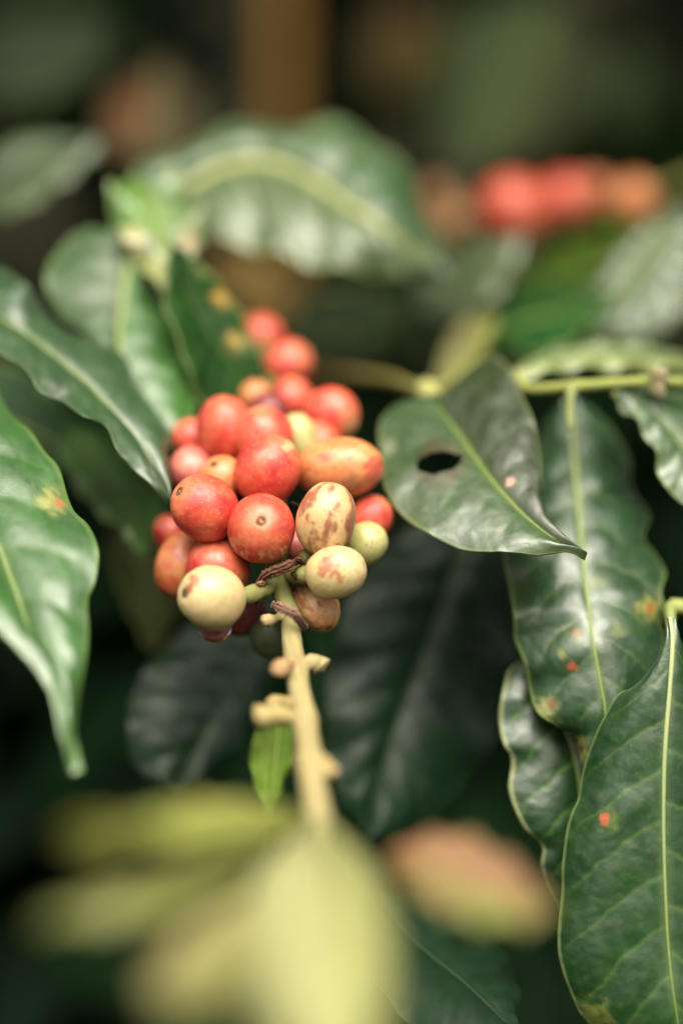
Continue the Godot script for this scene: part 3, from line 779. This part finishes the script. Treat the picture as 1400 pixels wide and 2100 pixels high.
	leaf({"M": [V(850, 640, 130), V(920, 600, 126), V(1000, 540, 124), V(1080, 480, 130)],
		"L": [V(850, 640, 130), V(860, 570, 140), V(950, 500, 144), V(1080, 480, 130)],
		"R": [V(850, 640, 130), V(940, 650, 112), V(1030, 590, 112), V(1080, 480, 130)],
		"nt": 40, "nh": 8, "col": Color(0.08, 0.11, 0.06), "rib": 0.3, "lean": [480, -14, 650, 0]}, "dim grey green leaf between the arched leaf and the far cherries")
	# an upright ochre stem of the next plant
	var st := thing("bare_stem", at(575, 300, 560), "blurred upright ochre stem at the top of the frame", "stem")
	put("bark", tube(curve3([V(560, 1900, 560), V(572, 1200, 560), V(575, 300, 560), V(578, 0, 560), V(570, -900, 560)], 30), func(_t): return 0.0070, func(_t, _a): return Color(0.38, 0.2, 0.045), 16), M.stem, st)
	# the far fruiting twig
	var br := thing("coffee_branch", at(880, 470, 175), "far blurred twig with red and orange cherries at upper right", "branch")
	put("stem", tube(curve3([V(860, 470, 185), V(980, 450, 178), V(1100, 440, 172), V(1220, 425, 170), V(1330, 400, 172), V(1460, 350, 180)], 30), func(_t): return 0.0016, func(_t, _a): return Color(0.2, 0.22, 0.06), 10), M.stem, br)
	for f in [[1050, 432, 146, 66, "red"], [1156, 412, 156, 50, "red"], [1216, 396, 178, 34, "orange_red"], [1298, 412, 160, 42, "orange"], [928, 458, 185, 44, "brown"], [895, 410, 205, 34, "brown"]]:
		cherry(br, {"x": f[0], "y": f[1], "d": f[2], "r": f[3], "kind": f[4], "seg": 28, "axis": Vector3(0.3, -0.4, 0.8)})


# ------------------------------------------------------------------ fruit
# o: x, y, d the centre; r equatorial radius; e length over width; axis towards the navel (right, up, towards the eye); kind; seg; blots [dx, dy, r]
func cherry(parent: Node3D, o: Dictionary, label := "") -> MeshInstance3D:
	var seg: int = o.get("seg", 48)
	var rows := seg * 3 / 4
	var mid := at(o.x, o.y, o.d)
	var r: float = (1.07 if o.d < 4.0 else 1.17) * o.r * unit(o.d)
	var e: float = o.get("e", 1.0)
	var ax: Vector3 = (eye.basis * (o.get("axis", Vector3(0, 0, 1)) as Vector3)).normalized()
	var side := ax.cross(eye.basis.x if absf(ax.dot(eye.basis.x)) < 0.9 else eye.basis.y).normalized()
	var third := ax.cross(side)
	var kind: String = o.kind
	var blots: Array = o.get("blots", [])
	var sd: float = o.x * 0.731 + o.y * 0.317
	var p := PackedVector3Array()
	var c := PackedColorArray()
	var uv := PackedVector2Array()
	for i in rows + 1:
		var th := PI * i / rows
		for k in seg:
			var fi := TAU * k / seg
			var cs := cos(fi)
			var sn := sin(fi)
			var rad := sin(th) * (1.0 - 0.05 * sn * sn)
			var len := cos(th) * e
			len -= 0.055 * exp(-pow(th / 0.2, 2.0))
			var dir := Vector3(sin(th) * cs, sin(th) * sn, cos(th))
			var lump := 1.0 + 0.045 * noise.get_noise_3d(dir.x * 0.55 + sd, dir.y * 0.55, dir.z * 0.55) + 0.006 * fine.get_noise_3d(dir.x * 2.2 + sd, dir.y * 2.2, dir.z * 2.2)
			var w := (side * cs * rad + third * sn * rad + ax * len) * lump
			p.append(mid + w * r)
			var inv := eye.basis.inverse() * w
			c.append(skin(kind, dir, th, fi, sd, Vector2(inv.x, inv.y) if inv.z > -0.2 else Vector2(9, 9), blots))
			uv.append(Vector2(fi / TAU, th / PI) * Vector2(2.0, 1.0))
	var b := put("cherry", grid(p, c, uv, seg, rows + 1, true), M.fruit, parent, label)
	if o.get("navel", false):
		# the round scar at the free end: a ring with a dark pit
		var q := PackedVector3Array()
		var qc := PackedColorArray()
		var quv := PackedVector2Array()
		var prof := [[0.01, -0.01], [0.035, 0.0], [0.052, 0.02], [0.075, 0.008], [0.095, 0.008], [0.118, 0.026], [0.148, 0.022], [0.172, 0.004], [0.185, -0.03]]
		for a in prof.size():
			for k in 24:
				var fi := TAU * k / 24
				var wob: float = 1.0 + 0.12 * noise.get_noise_2d(cos(fi) * 1.2 + sd, sin(fi) * 1.2 + a * 0.2)
				var rr: float = prof[a][0] * wob * 0.92
				q.append(mid + (side * cos(fi) * rr + third * sin(fi) * rr + ax * (e * cos(asin(rr)) - 0.055 * exp(-pow(rr / 0.2, 2.0)) + prof[a][1] + 0.012)) * r)
				var tone: Color = o.get("navel_col", Color(0.36, 0.16, 0.075))
				var dk: Color = tone * (0.2 if a < 1 else 0.5 if a == 3 or a == 4 else 1.0 if a < 6 else 1.25)
				qc.append(Color(dk.r, dk.g, dk.b))
				quv.append(Vector2(fi, a))
		put("navel", grid(q, qc, quv, 24, prof.size(), true), M.dry, b)
	return b


func skin(kind: String, d: Vector3, th: float, fi: float, sd: float, seen: Vector2, blots: Array) -> Color:
	var n1 := noise.get_noise_3d(d.x * 0.9 + sd, d.y * 0.9, d.z * 0.9)
	var n2 := fine.get_noise_3d(d.x * 4.0 + sd, d.y * 4.0, d.z * 4.0)
	var streak := fine.get_noise_3d(cos(fi) * 3.2 + sd, sin(fi) * 3.2, th * 0.8)
	var near_navel := exp(-pow(th / 0.5, 2.0))
	var speck := smoothstep(0.30, 0.45, fine.get_noise_3d(d.x * 13.0, d.y * 13.0 + sd, d.z * 13.0))
	var c := Color(0.5, 0.06, 0.04)
	match kind:
		"red", "red_streaked":
			c = mixc(Color(0.5, 0.034, 0.026), Color(0.56, 0.095, 0.042), 0.5 + n1 * 1.3)
			c = mixc(c, Color(0.62, 0.24, 0.1), near_navel * 0.55 + maxf(0.0, n2) * 0.15)
			c = mixc(c, Color(0.3, 0.015, 0.02), clampf(-n1 * 0.9 - 0.1, 0.0, 0.5))
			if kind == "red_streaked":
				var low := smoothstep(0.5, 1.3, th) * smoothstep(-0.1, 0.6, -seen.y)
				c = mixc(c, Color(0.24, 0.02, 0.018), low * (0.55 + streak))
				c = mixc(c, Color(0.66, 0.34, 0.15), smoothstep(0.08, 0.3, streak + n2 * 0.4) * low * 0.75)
		"orange":
			c = mixc(Color(0.58, 0.17, 0.055), Color(0.6, 0.28, 0.1), 0.5 + n1 * 1.5)
			c = mixc(c, Color(0.5, 0.07, 0.04), smoothstep(0.1, 0.6, n1 + n2 * 0.5))
		"orange_red":
			c = mixc(Color(0.45, 0.09, 0.035), Color(0.52, 0.2, 0.07), 0.5 + n1 * 1.5)
		"brown":
			c = mixc(Color(0.24, 0.09, 0.025), Color(0.26, 0.14, 0.04), 0.5 + n1)
		"pale":
			c = mixc(Color(0.56, 0.42, 0.22), Color(0.5, 0.40, 0.17), 0.5 + n1)
			c = mixc(c, Color(0.62, 0.42, 0.24), maxf(0.0, n2) * 0.25)
		"green":
			c = mixc(Color(0.42, 0.40, 0.17), Color(0.36, 0.36, 0.12), 0.5 + n1)
			c = mixc(c, Color(0.35, 0.2, 0.09), smoothstep(0.15, 0.4, n2) * 0.4)
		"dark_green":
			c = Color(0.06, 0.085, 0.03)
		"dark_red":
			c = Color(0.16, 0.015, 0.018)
		"pink":
			c = mixc(Color(0.6, 0.12, 0.1), Color(0.62, 0.2, 0.15), 0.5 + n1)
		"tan":
			c = mixc(Color(0.55, 0.33, 0.15), Color(0.5, 0.24, 0.1), 0.5 + n1 * 1.4)
			c = mixc(c, Color(0.3, 0.08, 0.03), smoothstep(0.18, 0.3, streak) * 0.7)
		"striped":
			c = mixc(Color(0.62, 0.45, 0.23), Color(0.56, 0.36, 0.16), 0.5 + n1)
			var s := noise.get_noise_3d(cos(fi) * 1.5 + sd + 3.0, sin(fi) * 1.5, th * 0.8)
			c = mixc(c, Color(0.38, 0.16, 0.075), smoothstep(-0.1, 0.14, s + n2 * 0.3) * 0.8)
			c = mixc(c, Color(0.22, 0.06, 0.028), smoothstep(0.08, 0.3, s + n2 * 0.5) * 0.7)
	for b in blots:
		var k: float = Vector2(seen.x - b[0], seen.y - b[1]).length() / b[2] + n2 * 0.8 + n1 * 0.5
		c = mixc(c, Color(0.33, 0.085, 0.04) if b.size() < 4 else b[3], (1.0 - smoothstep(0.5, 1.15, k)) * 0.85)
	c = mixc(c, Color(0.66, 0.45, 0.3), speck * 0.2)
	c = mixc(c, Color(0.16, 0.06, 0.03), smoothstep(0.36, 0.46, fine.get_noise_3d(d.x * 7.0 + 31.0, d.y * 7.0 - sd, d.z * 7.0)) * 0.5)
	c = mixc(c, Color(0.55, 0.38, 0.32), smoothstep(0.0, 0.5, n2 + 0.4 * n1) * 0.06)
	var tone := 1.0 + 0.12 * n2
	return Color(c.r * tone, c.g * tone, c.b * tone)


func bract(k: Array, wide: float, col: Color) -> ArrayMesh:   # a wrinkled papery strip with torn edges
	var n := 36
	var path := spline(k, n)
	var p := PackedVector3Array()
	var c := PackedColorArray()
	var uv := PackedVector2Array()
	var nc := 13
	for i in n + 1:
		var t := i / float(n)
		var v := path[i]
		var dir := (path[mini(i + 1, n)] - path[maxi(i - 1, 0)])
		var across := Vector2(-dir.y, dir.x).normalized()
		var w := wide * (0.55 + 0.5 * sin(PI * t)) * (1.0 + 0.5 * noise.get_noise_2d(t * 7.0, wide + v.x))
		for j in nc * 2:
			var jj := j if j < nc else 2 * nc - 1 - j
			var u := (jj / float(nc - 1) - 0.5) * 2.0
			var curl := 1.6 * u * u - 0.7 * sin(u * 9.0 + 2.0 * noise.get_noise_2d(t * 5.0, v.y)) + 1.4 * noise.get_noise_2d(t * 12.0 + v.x, u * 2.0)
			p.append(at(v.x + across.x * w * u, v.y + across.y * w * u, v.z + 0.45 * curl + (0.0 if j < nc else 0.3)))
			var k2 := 0.75 + 0.9 * fine.get_noise_2d(t * 3.0 + v.x, u * 7.0) + 0.25 * u * u
			c.append(Color(col.r * k2 + 0.02, col.g * k2 + 0.01, col.b * k2 + 0.01))
			uv.append(Vector2(u * 0.1, t * 0.5))
	return grid(p, c, uv, nc * 2, n + 1, true)


func fruiting_branch() -> void:
	var br := thing("coffee_branch", at(560, 760, 60), "fruiting branch crowded with red and pale cherries, its blurred tip towards the viewer", "branch", "")
	var wood := Color(0.34, 0.29, 0.13)
	var young := Color(0.15, 0.17, 0.05)
	# the stem from behind the fruit to the tip in front
	var knots := [V(545, 690, 62), V(560, 850, 40), V(570, 1000, 18), V(566, 1140, 4), V(575, 1205, -1), V(593, 1262, -5), V(600, 1330, -12), V(611, 1400, -21), V(628, 1500, -33), V(640, 1600, -46), V(655, 1700, -60), V(668, 1800, -72), V(672, 1880, -80)]
	put("stem", tube(curve3(knots, 90), func(t):
		return 0.0018 + 0.0012 * t * t + 0.0007 * exp(-pow((t - 0.405) / 0.014, 2.0)) + 0.0006 * exp(-pow((t - 0.476) / 0.009, 2.0)) + 0.0006 * exp(-pow((t - 0.568) / 0.014, 2.0)) + 0.0005 * exp(-pow((t - 0.655) / 0.014, 2.0)) + 0.0006 * exp(-pow((t - 0.735) / 0.014, 2.0)),
		func(t, a): return mixc(young, wood, smoothstep(0.455, 0.54, t + 0.015 * sin(a * 2.0))).lerp(Color(0.17, 0.1, 0.05), clampf(0.1 + 1.1 * fine.get_noise_2d(t * 26.0, a * 2.2), 0.0, 0.5)), 20), M.stem, br)
	var fruits := [
		[{"x": 538, "y": 692, "d": 64, "r": 41, "kind": "red", "axis": Vector3(-0.4, 0.6, 0.3)}, "topmost blurred red cherry"],
		[{"x": 590, "y": 747, "d": 52, "r": 45, "kind": "red", "axis": Vector3(0.6, 0.3, 0.4)}, "blurred red cherry second from the top"],
		[{"x": 597, "y": 820, "d": 34, "r": 41, "kind": "red", "axis": Vector3(0.1, 0.8, 0.4)}, ""],
		[{"x": 678, "y": 851, "d": 28, "r": 50, "kind": "red", "axis": Vector3(0.7, -0.1, 0.4), "e": 1.06, "blots": [[0.75, -0.5, 0.5, Color(0.5, 0.25, 0.1)]]}, "red cherry at the upper right of the cluster"],
		[{"x": 524, "y": 814, "d": 40, "r": 30, "kind": "orange", "axis": Vector3(-0.2, 0.8, 0.2)}, ""],
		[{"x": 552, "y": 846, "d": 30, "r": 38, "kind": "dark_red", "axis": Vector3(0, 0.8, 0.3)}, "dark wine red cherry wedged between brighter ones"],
		[{"x": 464, "y": 884, "d": 17, "r": 53, "e": 1.22, "kind": "red", "axis": Vector3(-0.15, 1.0, 0.25)}, "upright red cherry at the upper left of the cluster"],
		[{"x": 540, "y": 897, "d": 14, "r": 56, "kind": "red", "axis": Vector3(0.0, 0.8, 0.5)}, "red cherry just above the glossy middle one"],
		[{"x": 548, "y": 964, "d": 5, "r": 61, "e": 1.07, "kind": "red", "axis": Vector3(0.5, 0.85, 0.25), "seg": 90, "blots": [[0.62, 0.7, 0.2, Color(0.6, 0.36, 0.18)]]}, "smooth red cherry in the middle of the cluster"],
		[{"x": 616, "y": 905, "d": 20, "r": 36, "e": 1.45, "kind": "green", "axis": Vector3(-0.2, 1.0, 0.1)}, "pale green cherry standing behind the red ones"],
		[{"x": 650, "y": 915, "d": 24, "r": 46, "kind": "red", "axis": Vector3(0.3, 0.8, 0.3)}, ""],
		[{"x": 695, "y": 960, "d": 11, "r": 57, "e": 1.42, "kind": "orange", "axis": Vector3(0.98, 0.08, 0.25), "blots": [[0.35, -0.4, 0.3, Color(0.4, 0.13, 0.05)], [1.25, -0.1, 0.5, Color(0.5, 0.07, 0.04)]]}, "long orange cherry lying sideways at the right of the cluster"],
		[{"x": 395, "y": 900, "d": 24, "r": 38, "kind": "red", "axis": Vector3(-0.6, 0.5, 0.3)}, ""],
		[{"x": 395, "y": 962, "d": 17, "r": 42, "kind": "pink", "axis": Vector3(-0.6, 0.5, 0.3)}, ""],
		[{"x": 455, "y": 982, "d": 9, "r": 42, "kind": "orange", "axis": Vector3(-0.3, 0.6, 0.7), "navel": true}, "small peach coloured cherry behind the two red ones"],
		[{"x": 420, "y": 1043, "d": -1, "r": 65, "e": 1.06, "kind": "red", "axis": Vector3(-0.67, 0.5, 0.55), "seg": 110, "navel": true}, "glossy red cherry with its brown navel turned to the upper left"],
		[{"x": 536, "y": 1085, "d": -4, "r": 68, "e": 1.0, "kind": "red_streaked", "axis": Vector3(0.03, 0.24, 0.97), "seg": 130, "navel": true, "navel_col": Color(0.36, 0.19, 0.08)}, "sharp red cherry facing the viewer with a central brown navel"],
		[{"x": 668, "y": 1065, "d": -5, "r": 60, "e": 1.22, "kind": "striped", "axis": Vector3(0.22, 0.97, 0.1), "seg": 130}, "upright cream cherry with brown streaks"],
		[{"x": 689, "y": 1174, "d": -10, "r": 54, "e": 1.13, "kind": "pale", "axis": Vector3(0.95, 0.2, 0.25), "seg": 110, "blots": [[-0.15, 0.28, 0.42], [-0.45, -0.02, 0.3], [0.1, -0.18, 0.2]]}, "pale yellow cherry with a red brown blotch right of the stem"],
		[{"x": 749, "y": 1116, "d": 3, "r": 42, "e": 1.1, "kind": "green", "axis": Vector3(0.6, 0.5, 0.5)}, "pale green cherry peeping out at the far right"],
		[{"x": 757, "y": 1066, "d": 13, "r": 42, "e": 1.12, "kind": "red", "axis": Vector3(0.6, 0.7, 0.2)}, "red cherry behind the pale green one at the right edge"],
		[{"x": 607, "y": 1118, "d": 10, "r": 34, "kind": "pink", "axis": Vector3(0, 0.5, 0.8)}, ""],
		[{"x": 352, "y": 1096, "d": 19, "r": 32, "e": 1.2, "kind": "red", "axis": Vector3(-0.5, 0.7, 0.2)}, ""],
		[{"x": 374, "y": 1160, "d": 9, "r": 50, "e": 1.25, "kind": "orange_red", "axis": Vector3(-0.35, -0.9, 0.2)}, "orange red cherry at the lower left of the cluster"],
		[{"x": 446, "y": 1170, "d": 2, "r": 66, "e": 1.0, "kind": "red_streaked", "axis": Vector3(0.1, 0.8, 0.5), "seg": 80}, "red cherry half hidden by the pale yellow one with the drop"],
		[{"x": 435, "y": 1226, "d": -13, "r": 62, "e": 1.12, "kind": "pale", "axis": Vector3(-0.72, 0.18, 0.68), "seg": 110, "navel": true, "navel_col": Color(0.24, 0.12, 0.06), "blots": [[-0.5, 0.55, 0.22], [-0.62, 0.3, 0.16]]}, "pale yellow cherry with a brown mark and a water drop under it"],
		[{"x": 648, "y": 1243, "d": 1, "r": 46, "e": 1.22, "kind": "tan", "axis": Vector3(0.45, -0.72, 0.52), "seg": 90, "navel": true}, "tan cherry under the blotched pale one, navel turned down"],
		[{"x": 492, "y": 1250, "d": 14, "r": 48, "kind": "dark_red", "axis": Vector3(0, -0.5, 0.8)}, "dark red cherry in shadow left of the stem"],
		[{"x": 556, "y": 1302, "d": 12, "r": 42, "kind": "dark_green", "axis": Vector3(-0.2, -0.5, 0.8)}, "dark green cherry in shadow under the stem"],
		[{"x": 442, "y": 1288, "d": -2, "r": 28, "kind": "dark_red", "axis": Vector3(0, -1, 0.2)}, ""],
	]
	for f in fruits: cherry(br, f[0], f[1])
	# short stalks between fruit and stem
	var stalk := Color(0.2, 0.25, 0.07)
	for s in [[[V(500, 1222, -11), V(522, 1216, -8), V(548, 1203, -3), V(564, 1190, 0)], 0.0018], [[V(630, 1178, -7), V(612, 1178, -3), V(590, 1176, 0)], 0.0019], [[V(632, 1132, -3), V(622, 1150, -2), V(600, 1168, 0)], 0.0015], [[V(622, 1215, 2), V(600, 1200, 2), V(584, 1190, 1)], 0.0014], [[V(588, 1106, 4), V(580, 1130, 4), V(570, 1150, 3)], 0.0013]]:
		put("stalk", tube(curve3(s[0], 14), func(t): return s[1] * (0.85 + 0.25 * absf(sin(t * 7.0))), func(t, a): return mixc(stalk, Color(0.24, 0.15, 0.07), 0.4 + 0.9 * noise.get_noise_2d(t * 6.0 + s[1] * 9000.0, a)), 12), M.stem, br)
	# dry papery bracts at the joints
	for b in [[[V(528, 1200, -6), V(545, 1180, -8), V(580, 1165, -9), V(612, 1150, -7)], 12.0, Color(0.15, 0.065, 0.04)], [[V(600, 1152, -6), V(612, 1148, -8), V(622, 1158, -6)], 6.0, Color(0.16, 0.07, 0.04)], [[V(556, 1238, -8), V(580, 1248, -13), V(606, 1262, -14), V(628, 1292, -9)], 11.0, Color(0.26, 0.15, 0.11)], [[V(533, 1215, -8), V(531, 1228, -9), V(527, 1245, -8)], 4.5, Color(0.12, 0.07, 0.04)], [[V(523, 1204, -9), V(534, 1198, -9), V(545, 1200, -7)], 7.0, Color(0.36, 0.24, 0.12)], [[V(600, 1172, -6), V(606, 1182, -7), V(615, 1188, -5)], 7.0, Color(0.22, 0.1, 0.05)], [[V(596, 1030, 0), V(606, 1036, 0), V(612, 1046, 2)], 5.0, Color(0.03, 0.025, 0.02)]]:
		put("bract", bract(b[0], b[1], b[2]), M.dry, br)
	# swollen stubs of picked fruit along the bare part
	for s in [[V(606, 1372, -18), V(588, 1366, -21), V(574, 1372, -23), V(570, 1382, -23), 0.0021, Color(0.36, 0.22, 0.11)], [V(620, 1368, -18), V(638, 1360, -16), V(650, 1362, -15), V(658, 1370, -15), 0.0024, Color(0.36, 0.3, 0.14)], [V(618, 1478, -30), V(580, 1468, -31), V(548, 1468, -33), V(530, 1472, -34), 0.0024, Color(0.4, 0.32, 0.13)], [V(612, 1450, -27), V(585, 1440, -25), V(565, 1444, -24), V(560, 1452, -24), 0.0019, Color(0.34, 0.26, 0.1)], [V(582, 1262, -6), V(566, 1268, -8), V(552, 1272, -9), V(540, 1272, -10), 0.0014, Color(0.42, 0.32, 0.16)], [V(655, 1560, -42), V(668, 1570, -44), V(672, 1580, -44), V(674, 1590, -44), 0.002, Color(0.4, 0.3, 0.12)]]:
		put("stub", tube(curve3(s.slice(0, 4), 10), func(t): return s[4] * (0.68 + 0.3 * smoothstep(0.4, 0.9, t) + 0.12 * sin(t * 11.0 + s[4] * 9000.0)), func(t, a): return mixc(s[5], Color(0.2, 0.12, 0.06), 0.5 * noise.get_noise_2d(t * 5.0, a) + 0.1), 12), M.stem, br)
	# the young leaves at the tip
	var lime := Color(0.33, 0.33, 0.08)
	part_leaf(br, {"M": [V(660, 1715, -78), V(672, 1800, -96), V(680, 1900, -114), V(686, 2030, -134), V(690, 2300, -158)],
		"L": [V(660, 1715, -78), V(545, 1760, -90), V(505, 1860, -106), V(503, 2060, -126), V(690, 2300, -158)],
		"R": [V(660, 1715, -78), V(745, 1760, -88), V(797, 1870, -104), V(803, 2050, -124), V(690, 2300, -158)],
		"push": 18, "nt": 40, "nh": 10, "bulge": 4.0, "quilt": 0.3, "col": Color(0.36, 0.35, 0.165), "col_r": Color(0.33, 0.33, 0.13), "rib": 0.5, "rib_col": Color(0.4, 0.4, 0.2), "vein_strength": 0.25, "vein": Color(0.4, 0.4, 0.2), "edge": Color(0.2, 0.24, 0.06)}, "blurred pale yellow young leaf pointing at the viewer")
	part_leaf(br, {"M": [V(640, 1690, -70), V(540, 1685, -84), V(400, 1690, -96), V(250, 1700, -104)],
		"L": [V(640, 1690, -70), V(540, 1650, -78), V(400, 1645, -88), V(250, 1700, -104)],
		"R": [V(640, 1690, -70), V(520, 1735, -92), V(380, 1740, -104), V(250, 1700, -104)],
		"push": 26, "nt": 30, "nh": 8, "bulge": 1.5, "col": lime, "col_r": Color(0.29, 0.3, 0.06), "rib": 0.3}, "blurred yellow green leaf reaching left from the shoot")
	part_leaf(br, {"M": [V(300, 1700, -116), V(230, 1705, -114), V(170, 1712, -118), V(125, 1716, -120)],
		"L": [V(300, 1700, -110), V(240, 1680, -110), V(170, 1685, -114), V(125, 1716, -120)],
		"R": [V(300, 1700, -110), V(250, 1745, -118), V(170, 1745, -120), V(125, 1716, -120)],
		"push": 26, "nt": 24, "nh": 8, "col": Color(0.19, 0.195, 0.035), "rib": 0.0}, "dimmer olive leaf tip at the far left of the shoot")
	part_leaf(br, {"M": [V(560, 1740, -80), V(450, 1790, -92), V(300, 1840, -100), V(80, 1900, -108)],
		"L": [V(560, 1740, -80), V(430, 1755, -84), V(280, 1800, -92), V(80, 1900, -108)],
		"R": [V(560, 1740, -80), V(470, 1830, -98), V(320, 1880, -106), V(80, 1900, -108)],
		"push": 30, "nt": 30, "nh": 8, "bulge": 1.5, "col": Color(0.27, 0.26, 0.09), "col_r": Color(0.21, 0.21, 0.055), "tip": Color(0.13, 0.135, 0.025), "rib": 0.3}, "second blurred yellow green leaf slanting down to the left")
	part_leaf(br, {"M": [V(600, 1830, -100), V(500, 1910, -116), V(420, 1980, -128), V(330, 2060, -138)],
		"L": [V(600, 1830, -100), V(480, 1860, -108), V(370, 1930, -118), V(300, 2010, -128), V(330, 2060, -138)],
		"R": [V(600, 1830, -100), V(530, 1960, -122), V(480, 2040, -134), V(400, 2080, -140), V(330, 2060, -138)],
		"push": 20, "nt": 30, "nh": 8, "bulge": 2.5, "col": Color(0.32, 0.26, 0.12), "col_r": Color(0.25, 0.23, 0.08), "rib": 0.3}, "blurred cream leaf at the bottom left of the shoot")
	part_leaf(br, {"M": [V(610, 1850, -90), V(570, 1950, -104), V(540, 2040, -112), V(530, 2160, -120)],
		"L": [V(610, 1850, -90), V(530, 1930, -96), V(480, 2040, -104), V(530, 2160, -120)],
		"R": [V(610, 1850, -90), V(620, 1960, -106), V(600, 2060, -116), V(530, 2160, -120)],
		"push": 10, "nt": 30, "nh": 8, "col": Color(0.15, 0.19, 0.09), "rib": 0.3}, "grey green blurred leaf behind the pale young one")
	# the water drop that hangs from the pale cherry
	var dp := PackedVector3Array()
	var dc := PackedColorArray()
	var duv := PackedVector2Array()
	var top := at(440, 1276, -12)
	for i in 20:
		var t := i / 19.0
		var rr := 0.0037 * sqrt(maxf(0.0, 1.0 - pow(t, 2.4))) if t < 1.0 else 0.00002
		for k in 28:
			var a := TAU * k / 28
			dp.append(top + Vector3(cos(a) * rr, -0.0042 * t, sin(a) * rr))
			dc.append(Color(1, 1, 1))
			duv.append(Vector2(k, i) / 28.0)
	var drop := put("water_drop", grid(dp, dc, duv, 28, 20, true), M.water, self)
	tag(drop, "clear water drop hanging under the pale yellow cherry", "water drop")
